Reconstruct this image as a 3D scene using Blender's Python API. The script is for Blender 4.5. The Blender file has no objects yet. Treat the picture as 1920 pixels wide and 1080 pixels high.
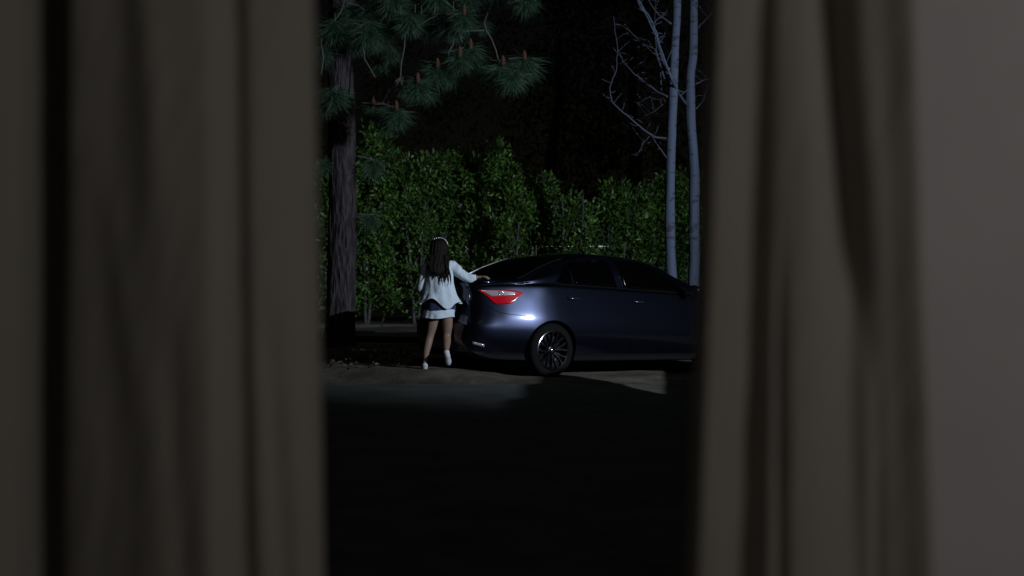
import bpy, bmesh, math, random
import numpy as np
from mathutils import Vector, Matrix, noise
from mathutils.bvhtree import BVHTree
random.seed(7); RNG = np.random.default_rng(7)
R = math.radians
sc = bpy.context.scene
COL = sc.collection

# ------------------------------------------------------------------ camera
CAMZ, PITCH, FPX = 1.41, R(1.289), 2666.7
cam = bpy.data.cameras.new('camera'); cam.lens = 50; cam.sensor_width = 36
cam.clip_start = .05; cam.clip_end = 1000
cam.dof.use_dof = True; cam.dof.focus_distance = 17.0; cam.dof.aperture_fstop = 1.9
co = bpy.data.objects.new('camera', cam); COL.objects.link(co)
co.location = (0, 0, CAMZ); co.rotation_euler = (R(90) - PITCH, 0, 0)
sc.camera = co

# ------------------------------------------------------------------ night sky, moon, exterior floodlight, room lamp
SUN_EL, SUN_ROT = R(50), R(165)
w = bpy.data.worlds.new('World'); sc.world = w; w.use_nodes = True
nt = w.node_tree; bg = nt.nodes['Background']
sky = nt.nodes.new('ShaderNodeTexSky'); sky.sky_type = 'NISHITA'; sky.sun_disc = False
sky.sun_elevation = SUN_EL; sky.sun_rotation = SUN_ROT
tint = nt.nodes.new('ShaderNodeVectorMath'); tint.operation = 'MULTIPLY'; tint.inputs[1].default_value = (1.25, 1.0, .68)
nt.links.new(sky.outputs[0], tint.inputs[0]); nt.links.new(tint.outputs[0], bg.inputs[0]); bg.inputs[1].default_value = 0.0004
sun = bpy.data.lights.new('moon', 'SUN'); sun.energy = 0.055; sun.angle = R(.5); sun.color = (1, .97, .84)
so = bpy.data.objects.new('moon', sun); COL.objects.link(so)
sd = Vector((math.sin(SUN_ROT) * math.cos(SUN_EL), math.cos(SUN_ROT) * math.cos(SUN_EL), math.sin(SUN_EL)))
so.rotation_euler = sd.to_track_quat('Z', 'Y').to_euler()
LX, LY, LZ = 11.0, 6.2, 5.0
fl = bpy.data.lights.new('floodlight_beam', 'SPOT'); fl.energy = 8600; fl.shadow_soft_size = .06
fl.color = (.80, .90, 1.0); fl.spot_size = R(50); fl.spot_blend = 1.0
fo = bpy.data.objects.new('floodlight_beam', fl); COL.objects.link(fo)
fo.location = (LX, LY, LZ)
FAIM = Vector((0, 20.5, 2.0))
fo.rotation_euler = (FAIM - fo.location).to_track_quat('-Z', 'Y').to_euler()
rl = bpy.data.lights.new('room_lamp_light', 'AREA'); rl.energy = 6.8; rl.shape = 'DISK'; rl.size = .45
rl.color = (1, .965, .935)
ro = bpy.data.objects.new('room_lamp_light', rl); COL.objects.link(ro)
ro.location = (1.75, -.1, 2.15)
ro.rotation_euler = (Vector((.1, 2.05, 1.45)) - ro.location).to_track_quat('-Z', 'Y').to_euler()
sc.view_settings.view_transform = 'Standard'; sc.view_settings.look = 'None'
sc.view_settings.exposure = 0; sc.view_settings.gamma = 1
sc.cycles.max_bounces = 6

# ------------------------------------------------------------------ helpers
def at(px, py, Y):
    """world point at pixel of the photograph's frame, at distance Y"""
    a = (px - 960) / FPX; b = (540 - py) / FPX
    dy = math.cos(PITCH) + b * math.sin(PITCH); dz = -math.sin(PITCH) + b * math.cos(PITCH)
    return Vector((a / dy * Y, Y, CAMZ + dz / dy * Y))

def mesh_obj(name, V, F, mat, parent=None, smooth=False):
    me = bpy.data.meshes.new(name); me.from_pydata([tuple(v) for v in V], [], [tuple(f) for f in F])
    me.update()
    return link(name, me, mat, parent, smooth)

def link(name, me, mat, parent=None, smooth=False):
    o = bpy.data.objects.new(name, me); COL.objects.link(o)
    if mat is not None:
        for m in (mat if isinstance(mat, (list, tuple)) else [mat]): me.materials.append(m)
    if parent: o.parent = parent
    if smooth: me.polygons.foreach_set('use_smooth', [True] * len(me.polygons))
    return o

def empty(name, loc=(0, 0, 0), rot=(0, 0, 0)):
    o = bpy.data.objects.new(name, None); COL.objects.link(o); o.location = loc; o.rotation_euler = rot
    o.empty_display_size = .2
    return o

def tag(o, label=None, cat=None, group=None, kind=None):
    if label: o['label'] = label
    if cat: o['category'] = cat
    if group: o['group'] = group
    if kind: o['kind'] = kind
    return o

class MB:
    def __init__(s): s.V = []; s.F = []; s.M = []
    def add(s, V, F, m=0):
        n = len(s.V); s.V += [tuple(v) for v in V]; s.F += [tuple(i + n for i in f) for f in F]; s.M += [m] * len(F)
    def box(s, c, d, rz=0, m=0):
        cx, cy, cz = c; hx, hy, hz = d[0] / 2, d[1] / 2, d[2] / 2; ca, sa = math.cos(rz), math.sin(rz)
        V = []
        for x in (-hx, hx):
            for y in (-hy, hy):
                for z in (-hz, hz): V.append((cx + x * ca - y * sa, cy + x * sa + y * ca, cz + z))
        s.add(V, [(0, 1, 3, 2), (4, 6, 7, 5), (0, 4, 5, 1), (2, 3, 7, 6), (0, 2, 6, 4), (1, 5, 7, 3)], m)
    def tube(s, pts, rad, n=8, m=0, caps=True, squash=None):
        pts = [Vector(p) for p in pts]
        if not isinstance(rad, (list, tuple)): rad = [rad] * len(pts)
        up = Vector((0.13, .21, 1)); V = []
        for i, p in enumerate(pts):
            t = (pts[min(i + 1, len(pts) - 1)] - pts[max(i - 1, 0)]).normalized()
            if i == 0:
                a = t.cross(up if abs(t.z) < .9 else Vector((1, 0, 0))).normalized()
            else: a = (a - t * a.dot(t)).normalized()
            b = t.cross(a)
            for k in range(n):
                q = 2 * math.pi * k / n
                V.append(p + (a * math.cos(q) + b * math.sin(q)) * rad[i])
        F = []
        for i in range(len(pts) - 1):
            for k in range(n):
                F.append((i * n + k, i * n + (k + 1) % n, (i + 1) * n + (k + 1) % n, (i + 1) * n + k))
        if caps: F.append(tuple(range(n))[::-1]); F.append(tuple((len(pts) - 1) * n + k for k in range(n)))
        s.add(V, F, m)
    def lathe(s, prof, axis='y', n=48, m=0, c=(0, 0, 0)):
        V = []; F = []
        for (r, h) in prof:
            for k in range(n):
                q = 2 * math.pi * k / n; a, b = r * math.cos(q), r * math.sin(q)
                V.append((c[0] + a, c[1] + h, c[2] + b) if axis == 'y' else (c[0] + a, c[1] + b, c[2] + h))
        for i in range(len(prof) - 1):
            for k in range(n): F.append((i * n + k, i * n + (k + 1) % n, (i + 1) * n + (k + 1) % n, (i + 1) * n + k))
        s.add(V, F, m)
    def sphere(s, c, r, n=10, m=0, sc_=(1, 1, 1)):
        V = []; F = []
        for i in range(n + 1):
            th = math.pi * i / n
            for k in range(n * 2):
                q = math.pi * k / n
                V.append((c[0] + r * sc_[0] * math.sin(th) * math.cos(q), c[1] + r * sc_[1] * math.sin(th) * math.sin(q), c[2] + r * sc_[2] * math.cos(th)))
        for i in range(n):
            for k in range(n * 2): F.append((i * 2 * n + k, (i + 1) * 2 * n + k, (i + 1) * 2 * n + (k + 1) % (2 * n), i * 2 * n + (k + 1) % (2 * n)))
        s.add(V, F, m)
    def build(s, name, mat, parent=None, smooth=False):
        o = mesh_obj(name, s.V, s.F, mat, parent, smooth)
        if any(s.M): o.data.polygons.foreach_set('material_index', s.M)
        return o

def mat(name, col, rough=.6, metal=0, spec=.5, coat=0, noise_s=0, noise_a=.3, bump=0, bump_s=None, col2=None, island=0,
        sheen=0, stretch=None, coat_rough=.05, transl=0):
    m = bpy.data.materials.new(name); m.use_nodes = True; N = m.node_tree; b = N.nodes['Principled BSDF']
    b.inputs['Base Color'].default_value = (*col, 1); b.inputs['Roughness'].default_value = rough
    b.inputs['Metallic'].default_value = metal; b.inputs['Specular IOR Level'].default_value = spec
    b.inputs['Coat Weight'].default_value = coat; b.inputs['Coat Roughness'].default_value = coat_rough
    b.inputs['Sheen Weight'].default_value = sheen
    tc = N.nodes.new('ShaderNodeTexCoord'); mp = N.nodes.new('ShaderNodeMapping'); N.links.new(tc.outputs['Object'], mp.inputs[0])
    if stretch: mp.inputs['Scale'].default_value = stretch
    last = None
    if noise_s:
        n = N.nodes.new('ShaderNodeTexNoise'); n.inputs['Scale'].default_value = noise_s; n.inputs['Detail'].default_value = 6
        N.links.new(mp.outputs[0], n.inputs[0])
        r = N.nodes.new('ShaderNodeValToRGB'); c2 = col2 or tuple(c * (1 - noise_a) for c in col)
        r.color_ramp.elements[0].position = .35; r.color_ramp.elements[1].position = .65
        r.color_ramp.elements[0].color = (*c2, 1); r.color_ramp.elements[1].color = (*col, 1)
        N.links.new(n.outputs[0], r.inputs[0]); last = r.outputs[0]
    if island:
        g = N.nodes.new('ShaderNodeNewGeometry'); h = N.nodes.new('ShaderNodeHueSaturation')
        mr = N.nodes.new('ShaderNodeMapRange'); mr.inputs[3].default_value = 1 - island; mr.inputs[4].default_value = 1 + island
        N.links.new(g.outputs['Random Per Island'], mr.inputs[0]); N.links.new(mr.outputs[0], h.inputs['Value'])
        mr2 = N.nodes.new('ShaderNodeMapRange'); mr2.inputs[3].default_value = .47; mr2.inputs[4].default_value = .52
        N.links.new(g.outputs['Random Per Island'], mr2.inputs[0]); N.links.new(mr2.outputs[0], h.inputs['Hue'])
        if last: N.links.new(last, h.inputs['Color'])
        else: h.inputs['Color'].default_value = (*col, 1)
        last = h.outputs[0]
    if last: N.links.new(last, b.inputs['Base Color'])
    if bump:
        n2 = N.nodes.new('ShaderNodeTexNoise'); n2.inputs['Scale'].default_value = bump_s or noise_s or 20; n2.inputs['Detail'].default_value = 8
        N.links.new(mp.outputs[0], n2.inputs[0]); bp = N.nodes.new('ShaderNodeBump'); bp.inputs['Distance'].default_value = bump
        bp.inputs['Strength'].default_value = 1
        N.links.new(n2.outputs[0], bp.inputs['Height']); N.links.new(bp.outputs[0], b.inputs['Normal'])
    if transl:
        t = N.nodes.new('ShaderNodeBsdfTranslucent'); t.inputs[0].default_value = (*[min(1, c * 1.3) for c in col], 1)
        mx = N.nodes.new('ShaderNodeMixShader'); mx.inputs[0].default_value = transl
        N.links.new(b.outputs[0], mx.inputs[1]); N.links.new(t.outputs[0], mx.inputs[2])
        N.links.new(mx.outputs[0], N.nodes['Material Output'].inputs[0])
    return m

def pchip(xs, ys):
    xs = np.array(xs, float); ys = np.array(ys, float); h = np.diff(xs); d = np.diff(ys) / h
    m = np.zeros(len(xs)); m[0] = d[0]; m[-1] = d[-1]
    for i in range(1, len(xs) - 1):
        if d[i - 1] * d[i] > 0:
            w1 = 2 * h[i] + h[i - 1]; w2 = h[i] + 2 * h[i - 1]; m[i] = (w1 + w2) / (w1 / d[i - 1] + w2 / d[i])
    def f(x):
        x = np.clip(x, xs[0], xs[-1]); i = np.clip(np.searchsorted(xs, x) - 1, 0, len(xs) - 2)
        t = (x - xs[i]) / h[i]
        return ((2 * t**3 - 3 * t**2 + 1) * ys[i] + (t**3 - 2 * t**2 + t) * h[i] * m[i] + (-2 * t**3 + 3 * t**2) * ys[i + 1] + (t**3 - t**2) * h[i] * m[i + 1])
    return f

def sstep(a, b, x):
    t = max(0, min(1, (x - a) / (b - a))); return t * t * (3 - 2 * t)

# ------------------------------------------------------------------ materials
M = dict(
    curtain=mat('curtain_cloth', (.365, .343, .30), .9, sheen=.25, noise_s=400, noise_a=.1, bump=.0004, bump_s=900),
    plaster=mat('plaster', (.55, .535, .535), .85, noise_s=6, noise_a=.05, bump=.0006, bump_s=60),
    white=mat('white_paint', (.6, .6, .58), .5), floorw=mat('wood_floor', (.16, .09, .05), .5, noise_s=3, stretch=(1, 8, 1)),
    metal=mat('dark_metal', (.1, .1, .1), .4, .8),
    dirt=mat('dirt', (.135, .122, .10), .95, noise_s=1.6, col2=(.055, .048, .04), bump=.02, bump_s=9, spec=.2),
    asphalt=mat('asphalt', (.095, .108, .105), .85, noise_s=2.5, col2=(.06, .07, .07), bump=.006, bump_s=50, spec=.3),
    kerb=mat('kerb_stone', (.07, .07, .07), .9, noise_s=3, noise_a=.5, bump=.01),
    stone=mat('dark_stone', (.07, .058, .047), .9, noise_s=7, noise_a=.6, bump=.02, bump_s=20),
    litter=mat('litter', (.07, .055, .04), .8, island=.6), pebble=mat('pale_stone', (.4, .39, .36), .8, noise_s=30, bump=.005),
    pbark=mat('pine_bark', (.06, .053, .058), .95, noise_s=8, col2=(.018, .015, .017), bump=.09, bump_s=8, stretch=(2.6, 2.6, .55), spec=.15),
    twig=mat('pine_twig', (.06, .056, .056), .8), needle=mat('pine_needle', (.034, .080, .046), .6, island=.45, transl=.15),
    cone=mat('pine_cone', (.09, .036, .02), .8, noise_s=60, noise_a=.5, bump=.01, bump_s=80),
    wbark=mat('pale_bark', (.070, .092, .148), .85, noise_s=7, col2=(.035, .043, .062), bump=.004, bump_s=14, stretch=(1, 1, 2.6)),
    wtwig=mat('pale_twig', (.055, .057, .09), .8),
    leaf=mat('hedge_leaf', (.098, .205, .034), .42, noise_s=2.6, col2=(.022, .058, .016), island=.6, transl=.2, spec=.55),
    stem=mat('hedge_stem', (.075, .08, .085), .8, noise_s=12, noise_a=.5),
    darkleaf=mat('far_leaf', (.04, .036, .025), .9, island=.2, spec=.1), darkbark=mat('far_bark', (.04, .03, .025), .9),
)

rp = [n for n in M['wbark'].node_tree.nodes if n.type == 'VALTORGB'][0]; rp.color_ramp.elements[0].position = .36; rp.color_ramp.elements[1].position = .44
# ------------------------------------------------------------------ room
def rect_wall(name, x0, x1, y0, y1, z0, z1, m): 
    b = MB(); b.box(((x0 + x1) / 2, (y0 + y1) / 2, (z0 + z1) / 2), (x1 - x0, y1 - y0, z1 - z0)); o = b.build(name, m)
    return tag(o, kind='structure')
CY = 2.0; PM = FPX / CY
WX0, WX1, WZ0, WZ1 = -.44, .40, .35, 2.25
b = MB()
for (x0, x1, z0, z1) in ((-2.4, WX0, .1, 2.7), (WX1, 2.6, .1, 2.7), (WX0, WX1, .1, WZ0), (WX0, WX1, WZ1, 2.7)):
    b.box(((x0 + x1) / 2, 2.24, (z0 + z1) / 2), (x1 - x0, .2, z1 - z0))
tag(b.build('wall_window', M['plaster']), kind='structure')
rect_wall('wall_right', 2.602, 2.75, -2.6, 2.36, .1, 2.7, M['plaster'])
rect_wall('wall_left', -2.55, -2.402, -2.6, 2.36, .1, 2.7, M['plaster'])
rect_wall('wall_back', -2.4, 2.6, -2.75, -2.602, .1, 2.7, M['plaster'])
rect_wall('floor', -2.55, 2.75, -2.75, 2.34, -.1, .098, M['floorw'])
rect_wall('ceiling', -2.55, 2.75, -2.75, 2.34, 2.702, 2.8, M['white'])
fr = empty('window_frame', (0, 2.2, WZ0)); tag(fr, 'white painted frame of the window opening, hidden behind the parted curtains', 'window frame')
b = MB()
for (x, z, dx, dz) in ((WX0 + .02, (WZ0 + WZ1) / 2, .04, WZ1 - WZ0 - .004), (WX1 - .02, (WZ0 + WZ1) / 2, .04, WZ1 - WZ0 - .004),
                       (-.02, WZ1 - .025, WX1 - WX0 - .084, .045), (-.02, WZ0 + .025, WX1 - WX0 - .084, .045)):
    b.box((x, .06, z - WZ0), (dx, .05, dz))
b.build('frame', M['white'], fr)
b = MB(); b.box((-.02, -.03, .004), (WX1 - WX0 - .09, .14, .02)); b.build('sill', M['white'], fr)

def make_curtain(name, nodes, label, xlo, feats):
    """nodes: (x at top, x at middle, x at foot of the frame, protrusion). Rows hang from the rod to the floor."""
    zs = np.concatenate([np.linspace(.13, .95, 14), np.linspace(.96, 1.86, 150), np.linspace(1.88, 2.42, 10)])
    nx = 560; V = []; pk = [n[3] if isinstance(n[3], tuple) else (n[3],) * 3 for n in nodes]
    for z in zs:
        t = 1 - (z - 1.005) / .81        # 0 at the head of the frame, 1 at its foot
        tt = max(-.25, min(1.3, t))
        xs = [(n[0] * (1 - 2 * tt) + n[1] * 2 * tt) if tt < .5 else (n[1] * (2 - 2 * tt) + n[2] * (2 * tt - 1)) for n in nodes]
        ps = [(q[0] * (1 - 2 * tt) + q[1] * 2 * tt) if tt < .5 else (q[1] * (2 - 2 * tt) + q[2] * (2 * tt - 1)) for q in pk]
        for i in range(1, len(xs)): xs[i] = max(xs[i], xs[i - 1] + 3)
        f = pchip(xs, ps); X = np.linspace(xs[0], xs[-1], nx); P = f(X)
        for (fx, fdx, t0, t1, sg, amp) in feats:   # extra folds: x, drift with t, range of t, width px, protrusion
            wgt = 1 / (1 + math.exp(-(tt - t0) / .06)) * 1 / (1 + math.exp((tt - t1) / .06))
            P = P + amp * wgt * np.exp(-((X - fx - fdx * (tt - t0)) / sg) ** 2)
        for x, p in zip(X, P):
            wob = .006 * noise.noise(Vector((x * .008, tt * 2.1, 3.1))) + .0022 * noise.noise(Vector((x * .03 + tt * 9, tt * 9, 8)))
            V.append(((x - 960) / PM, CY - p + wob, z))
    F = [(r * nx + c, r * nx + c + 1, (r + 1) * nx + c + 1, (r + 1) * nx + c) for r in range(len(zs) - 1) for c in range(nx - 1)]
    o = mesh_obj(name, V, F, M['curtain'], None, True)
    s = o.modifiers.new('cloth', 'SOLIDIFY'); s.thickness = .002; s.offset = 1
    tag(o, label, 'curtain', 'curtains drawn half open over the window')
    return o
make_curtain('curtain', [(-330, -330, -330, .0), (-200, -200, -200, .05), (-60, -70, -90, .055), (52, 40, 28, .02), (76, 60, 48, -.075), (122, 102, 86, -.095), (152, 134, 116, (.02, .0, -.02)),
    (230, 220, 210, (.03, .02, .005)), (320, 330, 340, (.05, .056, .05)), (395, 400, 400, (.046, .058, .056)), (430, 436, 436, .03), (450, 455, 460, .004), (474, 480, 492, .022),
    (515, 520, 530, .012), (563, 568, 578, -.010), (580, 588, 595, -.045)],
    'beige curtain panel on the left half of the window, with a near-black deep fold', -330,
    [(215, 150, .38, .74, 30, .007), (270, 60, -.3, .45, 30, .006), (330, 60, .62, 1.3, 30, -.010), (505, 60, .62, 1.2, 18, -.008)])
make_curtain('curtain', [(1338, 1318, 1299, -.035), (1352, 1334, 1316, .012), (1385, 1372, 1352, .010), (1412, 1398, 1376, (-.010, -.022, -.03)), (1432, 1424, 1410, (-.014, -.03, -.036)), (1456, 1454, 1444, .012),
    (1500, 1505, 1500, .020), (1550, 1580, 1600, (.006, .006, .010)), (1600, 1612, 1630, (.026, .026, .022)), (1640, 1655, 1680, .032), (1686, 1706, 1730, .052), (1692, 1712, 1737, .034)],
    'beige curtain panel on the right half of the window, beside the bare wall', 1290,
    [(1462, 8, .58, 1.4, 9, -.022), (1520, 86, -.4, .58, 25, -.052), (1640, 8, .80, 1.4, 11, -.008)])
rod = empty('curtain_rod', (0, 2.0, 2.44)); tag(rod, 'dark metal curtain rod above the window, over both curtains', 'curtain rod')
b = MB(); b.tube([(-1.2, 0, 0), (.9, 0, 0)], .012, 12); b.build('rod', M['metal'], rod, True)
for x in (-1.22, .92):
    b = MB(); b.sphere((x, 0, 0), .028); b.build('finial', M['metal'], rod, True)
for x in (-1.1, .8):
    b = MB(); b.tube([(x, 0, -.015), (x, .07, -.03), (x, .138, -.03)], .007, 8); b.build('bracket', M['metal'], rod, True)
# exterior floodlight fixture on its mast, right of the frame
fx = empty('floodlight', (LX + .15, LY - .25, 0)); tag(fx, 'grey floodlight on a thin steel mast in front of the house', 'floodlight')
b = MB(); b.tube([(0, 0, -.05), (0, 0, LZ - .1)], .03, 10); b.build('mast', M['metal'], fx, True)
d_ = (FAIM - Vector((LX, LY, LZ))).normalized()
bm_ = MB(); c0 = Vector((-.15, .25, LZ)) - d_ * .42
bm_.tube([c0, c0 + d_ * .02, c0 + d_ * .2], [.05, .15, .17], 16); bm_.build('lamp_housing', M['metal'], fx, True)

# ------------------------------------------------------------------ ground
def gz(x, y):
    z = .10 * sstep(.1, -.7, x) * sstep(15.75, 16.35, y)
    z -= .04 * max(0, min(x, 4) - .3) * sstep(8, 14, y)
    return z
ys = np.concatenate([np.linspace(-12, 8, 30), np.linspace(8.2, 22, 160), np.linspace(22.3, 36, 60), np.geomspace(37, 400, 20)])
xs = np.concatenate([-np.geomspace(250, 5.2, 24), np.linspace(-5, 6, 130), np.geomspace(6.3, 250, 24)])
V = []
for y in ys:
    for x in xs:
        z = gz(x, y)
        if y > 15.7: z += .022 * noise.noise(Vector((x * 1.3, y * .9, 0))) + .008 * noise.noise(Vector((x * 5, y * 4, 4)))
        V.append((x, y, z - (.0 if y > 15.9 else .008)))
nx = len(xs)
F = [(r * nx + c, r * nx + c + 1, (r + 1) * nx + c + 1, (r + 1) * nx + c) for r in range(len(ys) - 1) for c in range(nx - 1)]
tag(mesh_obj('ground', V, F, M['dirt'], None, True), kind='structure')
V = []; F = []; n = 140
for i in range(n):
    x = -30 + 60 * i / (n - 1)
    ye = 15.72 + .10 * noise.noise(Vector((x * .8, 0, 0))) + .04 * noise.noise(Vector((x * 4, 2, 0)))
    V += [(x, 4.2, 0)] + [(x, 10 + (ye - 10) * k / 6, gz(x, 10 + (ye - 10) * k / 6) - .004 * (k == 6)) for k in range(7)]
for i in range(n - 1):
    F += [(i * 8 + k, i * 8 + k + 8, i * 8 + k + 9, i * 8 + k + 1) for k in range(7)]
tag(mesh_obj('driveway', V, F, M['asphalt']), kind='structure')

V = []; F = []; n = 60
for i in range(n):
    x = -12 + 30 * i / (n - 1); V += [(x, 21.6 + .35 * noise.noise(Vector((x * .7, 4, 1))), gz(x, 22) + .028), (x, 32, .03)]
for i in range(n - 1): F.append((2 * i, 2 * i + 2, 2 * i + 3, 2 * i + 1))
M['shaded_mulch'] = mat('shaded_mulch', (.014, .012, .009), .95, noise_s=14, noise_a=.6, bump=.03, bump_s=18, spec=.1)  # sheet added to darken lit ground before the hedge; shade put into its colour
tag(mesh_obj('shaded_soil', V, F, M['shaded_mulch']), kind='structure')
# low kerb in front of the hedge
b = MB()
x = -6.0
while x < 9:
    L = .9; b.box((x + L / 2, 26.3 + .1 * noise.noise(Vector((x, 1, 1))), .0), (L - .02, .2, .3), .02 * math.sin(x * 5)); x += L
tag(b.build('kerb', M['kerb']), 'long low stone kerb running along the foot of the hedge', 'kerb')

# unseen screen added right of the view, cut to shadow the drive in steps
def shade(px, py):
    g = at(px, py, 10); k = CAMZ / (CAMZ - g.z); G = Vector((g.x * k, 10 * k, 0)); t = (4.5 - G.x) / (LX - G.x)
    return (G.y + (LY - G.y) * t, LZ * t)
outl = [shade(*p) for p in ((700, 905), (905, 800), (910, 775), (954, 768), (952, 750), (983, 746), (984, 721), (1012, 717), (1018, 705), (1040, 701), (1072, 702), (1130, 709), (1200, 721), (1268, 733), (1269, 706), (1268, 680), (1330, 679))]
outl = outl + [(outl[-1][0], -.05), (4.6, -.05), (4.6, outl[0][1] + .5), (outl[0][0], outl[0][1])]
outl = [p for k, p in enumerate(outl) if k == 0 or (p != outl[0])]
sc_root = empty('shadow_blocker', (4.5, 9, 0)); tag(sc_root, 'unseen added screen with a stepped top, out of view to the right, shading the drive', 'blocker')
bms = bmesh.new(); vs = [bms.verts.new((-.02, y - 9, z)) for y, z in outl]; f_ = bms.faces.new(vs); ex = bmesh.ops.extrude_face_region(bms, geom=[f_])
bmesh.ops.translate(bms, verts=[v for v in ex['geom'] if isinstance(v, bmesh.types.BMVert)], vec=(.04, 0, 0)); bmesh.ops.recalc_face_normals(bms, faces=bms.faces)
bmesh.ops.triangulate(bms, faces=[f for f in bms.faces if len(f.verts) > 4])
mes = bpy.data.meshes.new('panel'); bms.to_mesh(mes); bms.free(); link('panel', mes, mat('dark_blocker', (.06, .045, .03), .8, noise_s=4, stretch=(1, 1, 9), noise_a=.5), sc_root)
for yy in (5.2, 8.4, 11.6, 15.2):
    b = MB(); b.box((.075, yy - 9, .45), (.1, .1, 1.0)); b.build('post', M['stone'], sc_root)
# ------------------------------------------------------------------ leaf clouds
def leaf_mesh(name, C, D, L, W, m, parent, fold=.25):
    """rhombic leaves: C centres, D long axes (n,3)"""
    n = len(C); D = D / np.linalg.norm(D, axis=1, keepdims=True)
    rnd = RNG.normal(size=(n, 3)); S = np.cross(D, rnd); S /= np.linalg.norm(S, axis=1, keepdims=True); N_ = np.cross(D, S)
    L = L[:, None]; W = W[:, None]
    A = C; Bp = C + D * L; P1 = C + D * L * .45 + S * W / 2 + N_ * W * fold; P2 = C + D * L * .45 - S * W / 2 + N_ * W * fold
    V = np.stack([A, P1, Bp, P2], 1).reshape(-1, 3)
    me = bpy.data.meshes.new(name); me.vertices.add(4 * n); me.vertices.foreach_set('co', V.astype(np.float32).ravel())
    idx = (np.arange(n)[:, None] * 4 + np.array([0, 1, 2, 0, 2, 3])).ravel()
    me.loops.add(6 * n); me.loops.foreach_set('vertex_index', idx.astype(np.int32))
    me.polygons.add(2 * n); me.polygons.foreach_set('loop_start', np.arange(0, 6 * n, 3, dtype=np.int32))
    me.update(calc_edges=True); me.validate()
    return link(name, me, m, parent)

def wander(p0, p1, n, amp, seed=0):
    p0 = Vector(p0); p1 = Vector(p1); out = []
    for i in range(n + 1):
        t = i / n; e = math.sin(math.pi * t) ** .5 if 0 < t < 1 else 0
        q = p0.lerp(p1, t) + Vector((noise.noise(Vector((t * 3, seed, 0))), noise.noise(Vector((t * 3, seed, 5))), noise.noise(Vector((t * 3, seed, 9))))) * amp * e
        out.append(q)
    return out

# ------------------------------------------------------------------ hedge shrubs
SHR = [ # centre px, half width px, top py at centre, distance, lumps [(px, py)], label
    (628, 34, 268, 27.6, [(612, 300), (645, 262)], 'leafy green shrub mostly hidden behind the thick pine trunk'),
    (693, 36, 250, 27.4, [(675, 262), (700, 238), (712, 240), (722, 280)], 'tall leafy shrub just right of the pine trunk, its top under pine needles'),
    (765, 46, 290, 27.6, [(740, 285), (770, 292), (795, 288)], 'leafy green shrub with a level top, behind the woman\'s left shoulder'),
    (848, 46, 286, 27.8, [(815, 292), (838, 284), (872, 284), (885, 292)], 'leafy green shrub with forked pale stems, above and behind the woman\'s head'),
    (932, 44, 275, 27.5, [(905, 292), (932, 268), (945, 282), (965, 315)], 'tallest bright leafy shrub, with a pointed top, above the car\'s rear window'),
    (1008, 32, 332, 27.7, [(985, 335), (1010, 328), (1024, 328)], 'leafy green shrub with a rounded top left of the low one, above the car roof'),
    (1074, 33, 372, 27.5, [(1058, 368), (1075, 362), (1100, 385)], 'lowest leafy shrub, left of the gap in the hedge above the car roof'),
    (1168, 40, 345, 27.6, [(1140, 346), (1165, 342), (1195, 343), (1208, 350)], 'broad leafy shrub right of the gap in the hedge, behind the car'),
    (1243, 34, 330, 27.9, [(1235, 330), (1250, 326)], 'leafy shrub seen on the left of and behind the first bare pale trunk'),
    (1296, 34, 322, 27.7, [(1281, 318), (1300, 330)], 'leafy shrub behind and between the two bare pale trunks, next to the right curtain'),
]
for si, (cx, hw, tp, d, lumps, lab) in enumerate(SHR):
    base = at(cx, 600, d); root = empty('hedge_shrub', (base.x, d, 0))
    tag(root, lab, 'shrub', 'leafy shrubs of the hedge behind the car')
    pxm = FPX / d; hwm = hw / pxm * 1.18; cents = []
    tops = [(at(px, py, d).x - base.x, at(px, py, d).z) for px, py in lumps]
    zt = max(t[1] for t in tops)
    def topz(x):
        return max(tz - abs(x - tx) * 2.2 - (x - tx) ** 2 * 3.5 for tx, tz in tops)
    n_c = 330
    while len(cents) < n_c:
        x = random.uniform(-hwm, hwm); z = .30 + (zt - .30) * random.random() ** .85; y = random.uniform(-.55, .55)
        top = max(topz(x), tops[0][1] - .75) - .10
        if z > top - abs(y) * .5: continue
        if abs(x) > hwm * (1 - .1 * (z > top - .4)) : continue
        # leafier towards the outside, gaps inside
        if z < 1.9 and random.random() < .42: continue
        if noise.noise(Vector((x * 2.3 + si * 7, y * 2, z * 1.9))) < -.14: continue
        cents.append((x, y, z))
    for tx, tz in tops:
        for _ in range(7):
            k = random.random(); cents.append((tx + random.gauss(0, .05) * (1 + k), random.gauss(0, .1), tz - .07 - k * .32))
    Cs = []; Ds = []
    for c in cents:
        nl = random.randint(16, 30); base_up = np.array([random.gauss(0, .3), random.gauss(-.15, .3), 1.0])
        q = RNG.normal(size=(nl, 3)) * np.array([.065, .065, .075]) + np.array(c); Cs.append(q)
        Ds.append(base_up * .45 + (q - np.array(c)) * 10 + RNG.normal(size=(nl, 3)) * .5)
    C = np.concatenate(Cs); D = np.concatenate(Ds); nl = len(C)
    leaf_mesh('foliage', C, D, RNG.uniform(.065, .14, nl), RNG.uniform(.032, .06, nl), M['leaf'], root)
    for k in range(2):
        sx = random.uniform(-.6, .6) * hwm; lean = random.uniform(-.22, .22); ph = random.uniform(1.9, 2.7)
        yb = random.uniform(-.5, -.15)
        b = MB(); pts = wander((sx, yb, -.05), (sx + lean, yb + random.uniform(-.05, .1), ph), 9, .12, si * 5 + k)
        b.tube(pts, [.036 - .0022 * i for i in range(10)], 7)
        for j in (4, 6, 7):
            s = random.choice((-1, 1)); e = pts[j] + Vector((s * random.uniform(.15, .3), random.uniform(-.1, .1), random.uniform(.4, .7)))
            b.tube(wander(pts[j], e, 5, .06, k + j), [.018, .016, .013, .011, .008, .005], 5)
        b.build('stem', M['stem'], root, True)

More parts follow.
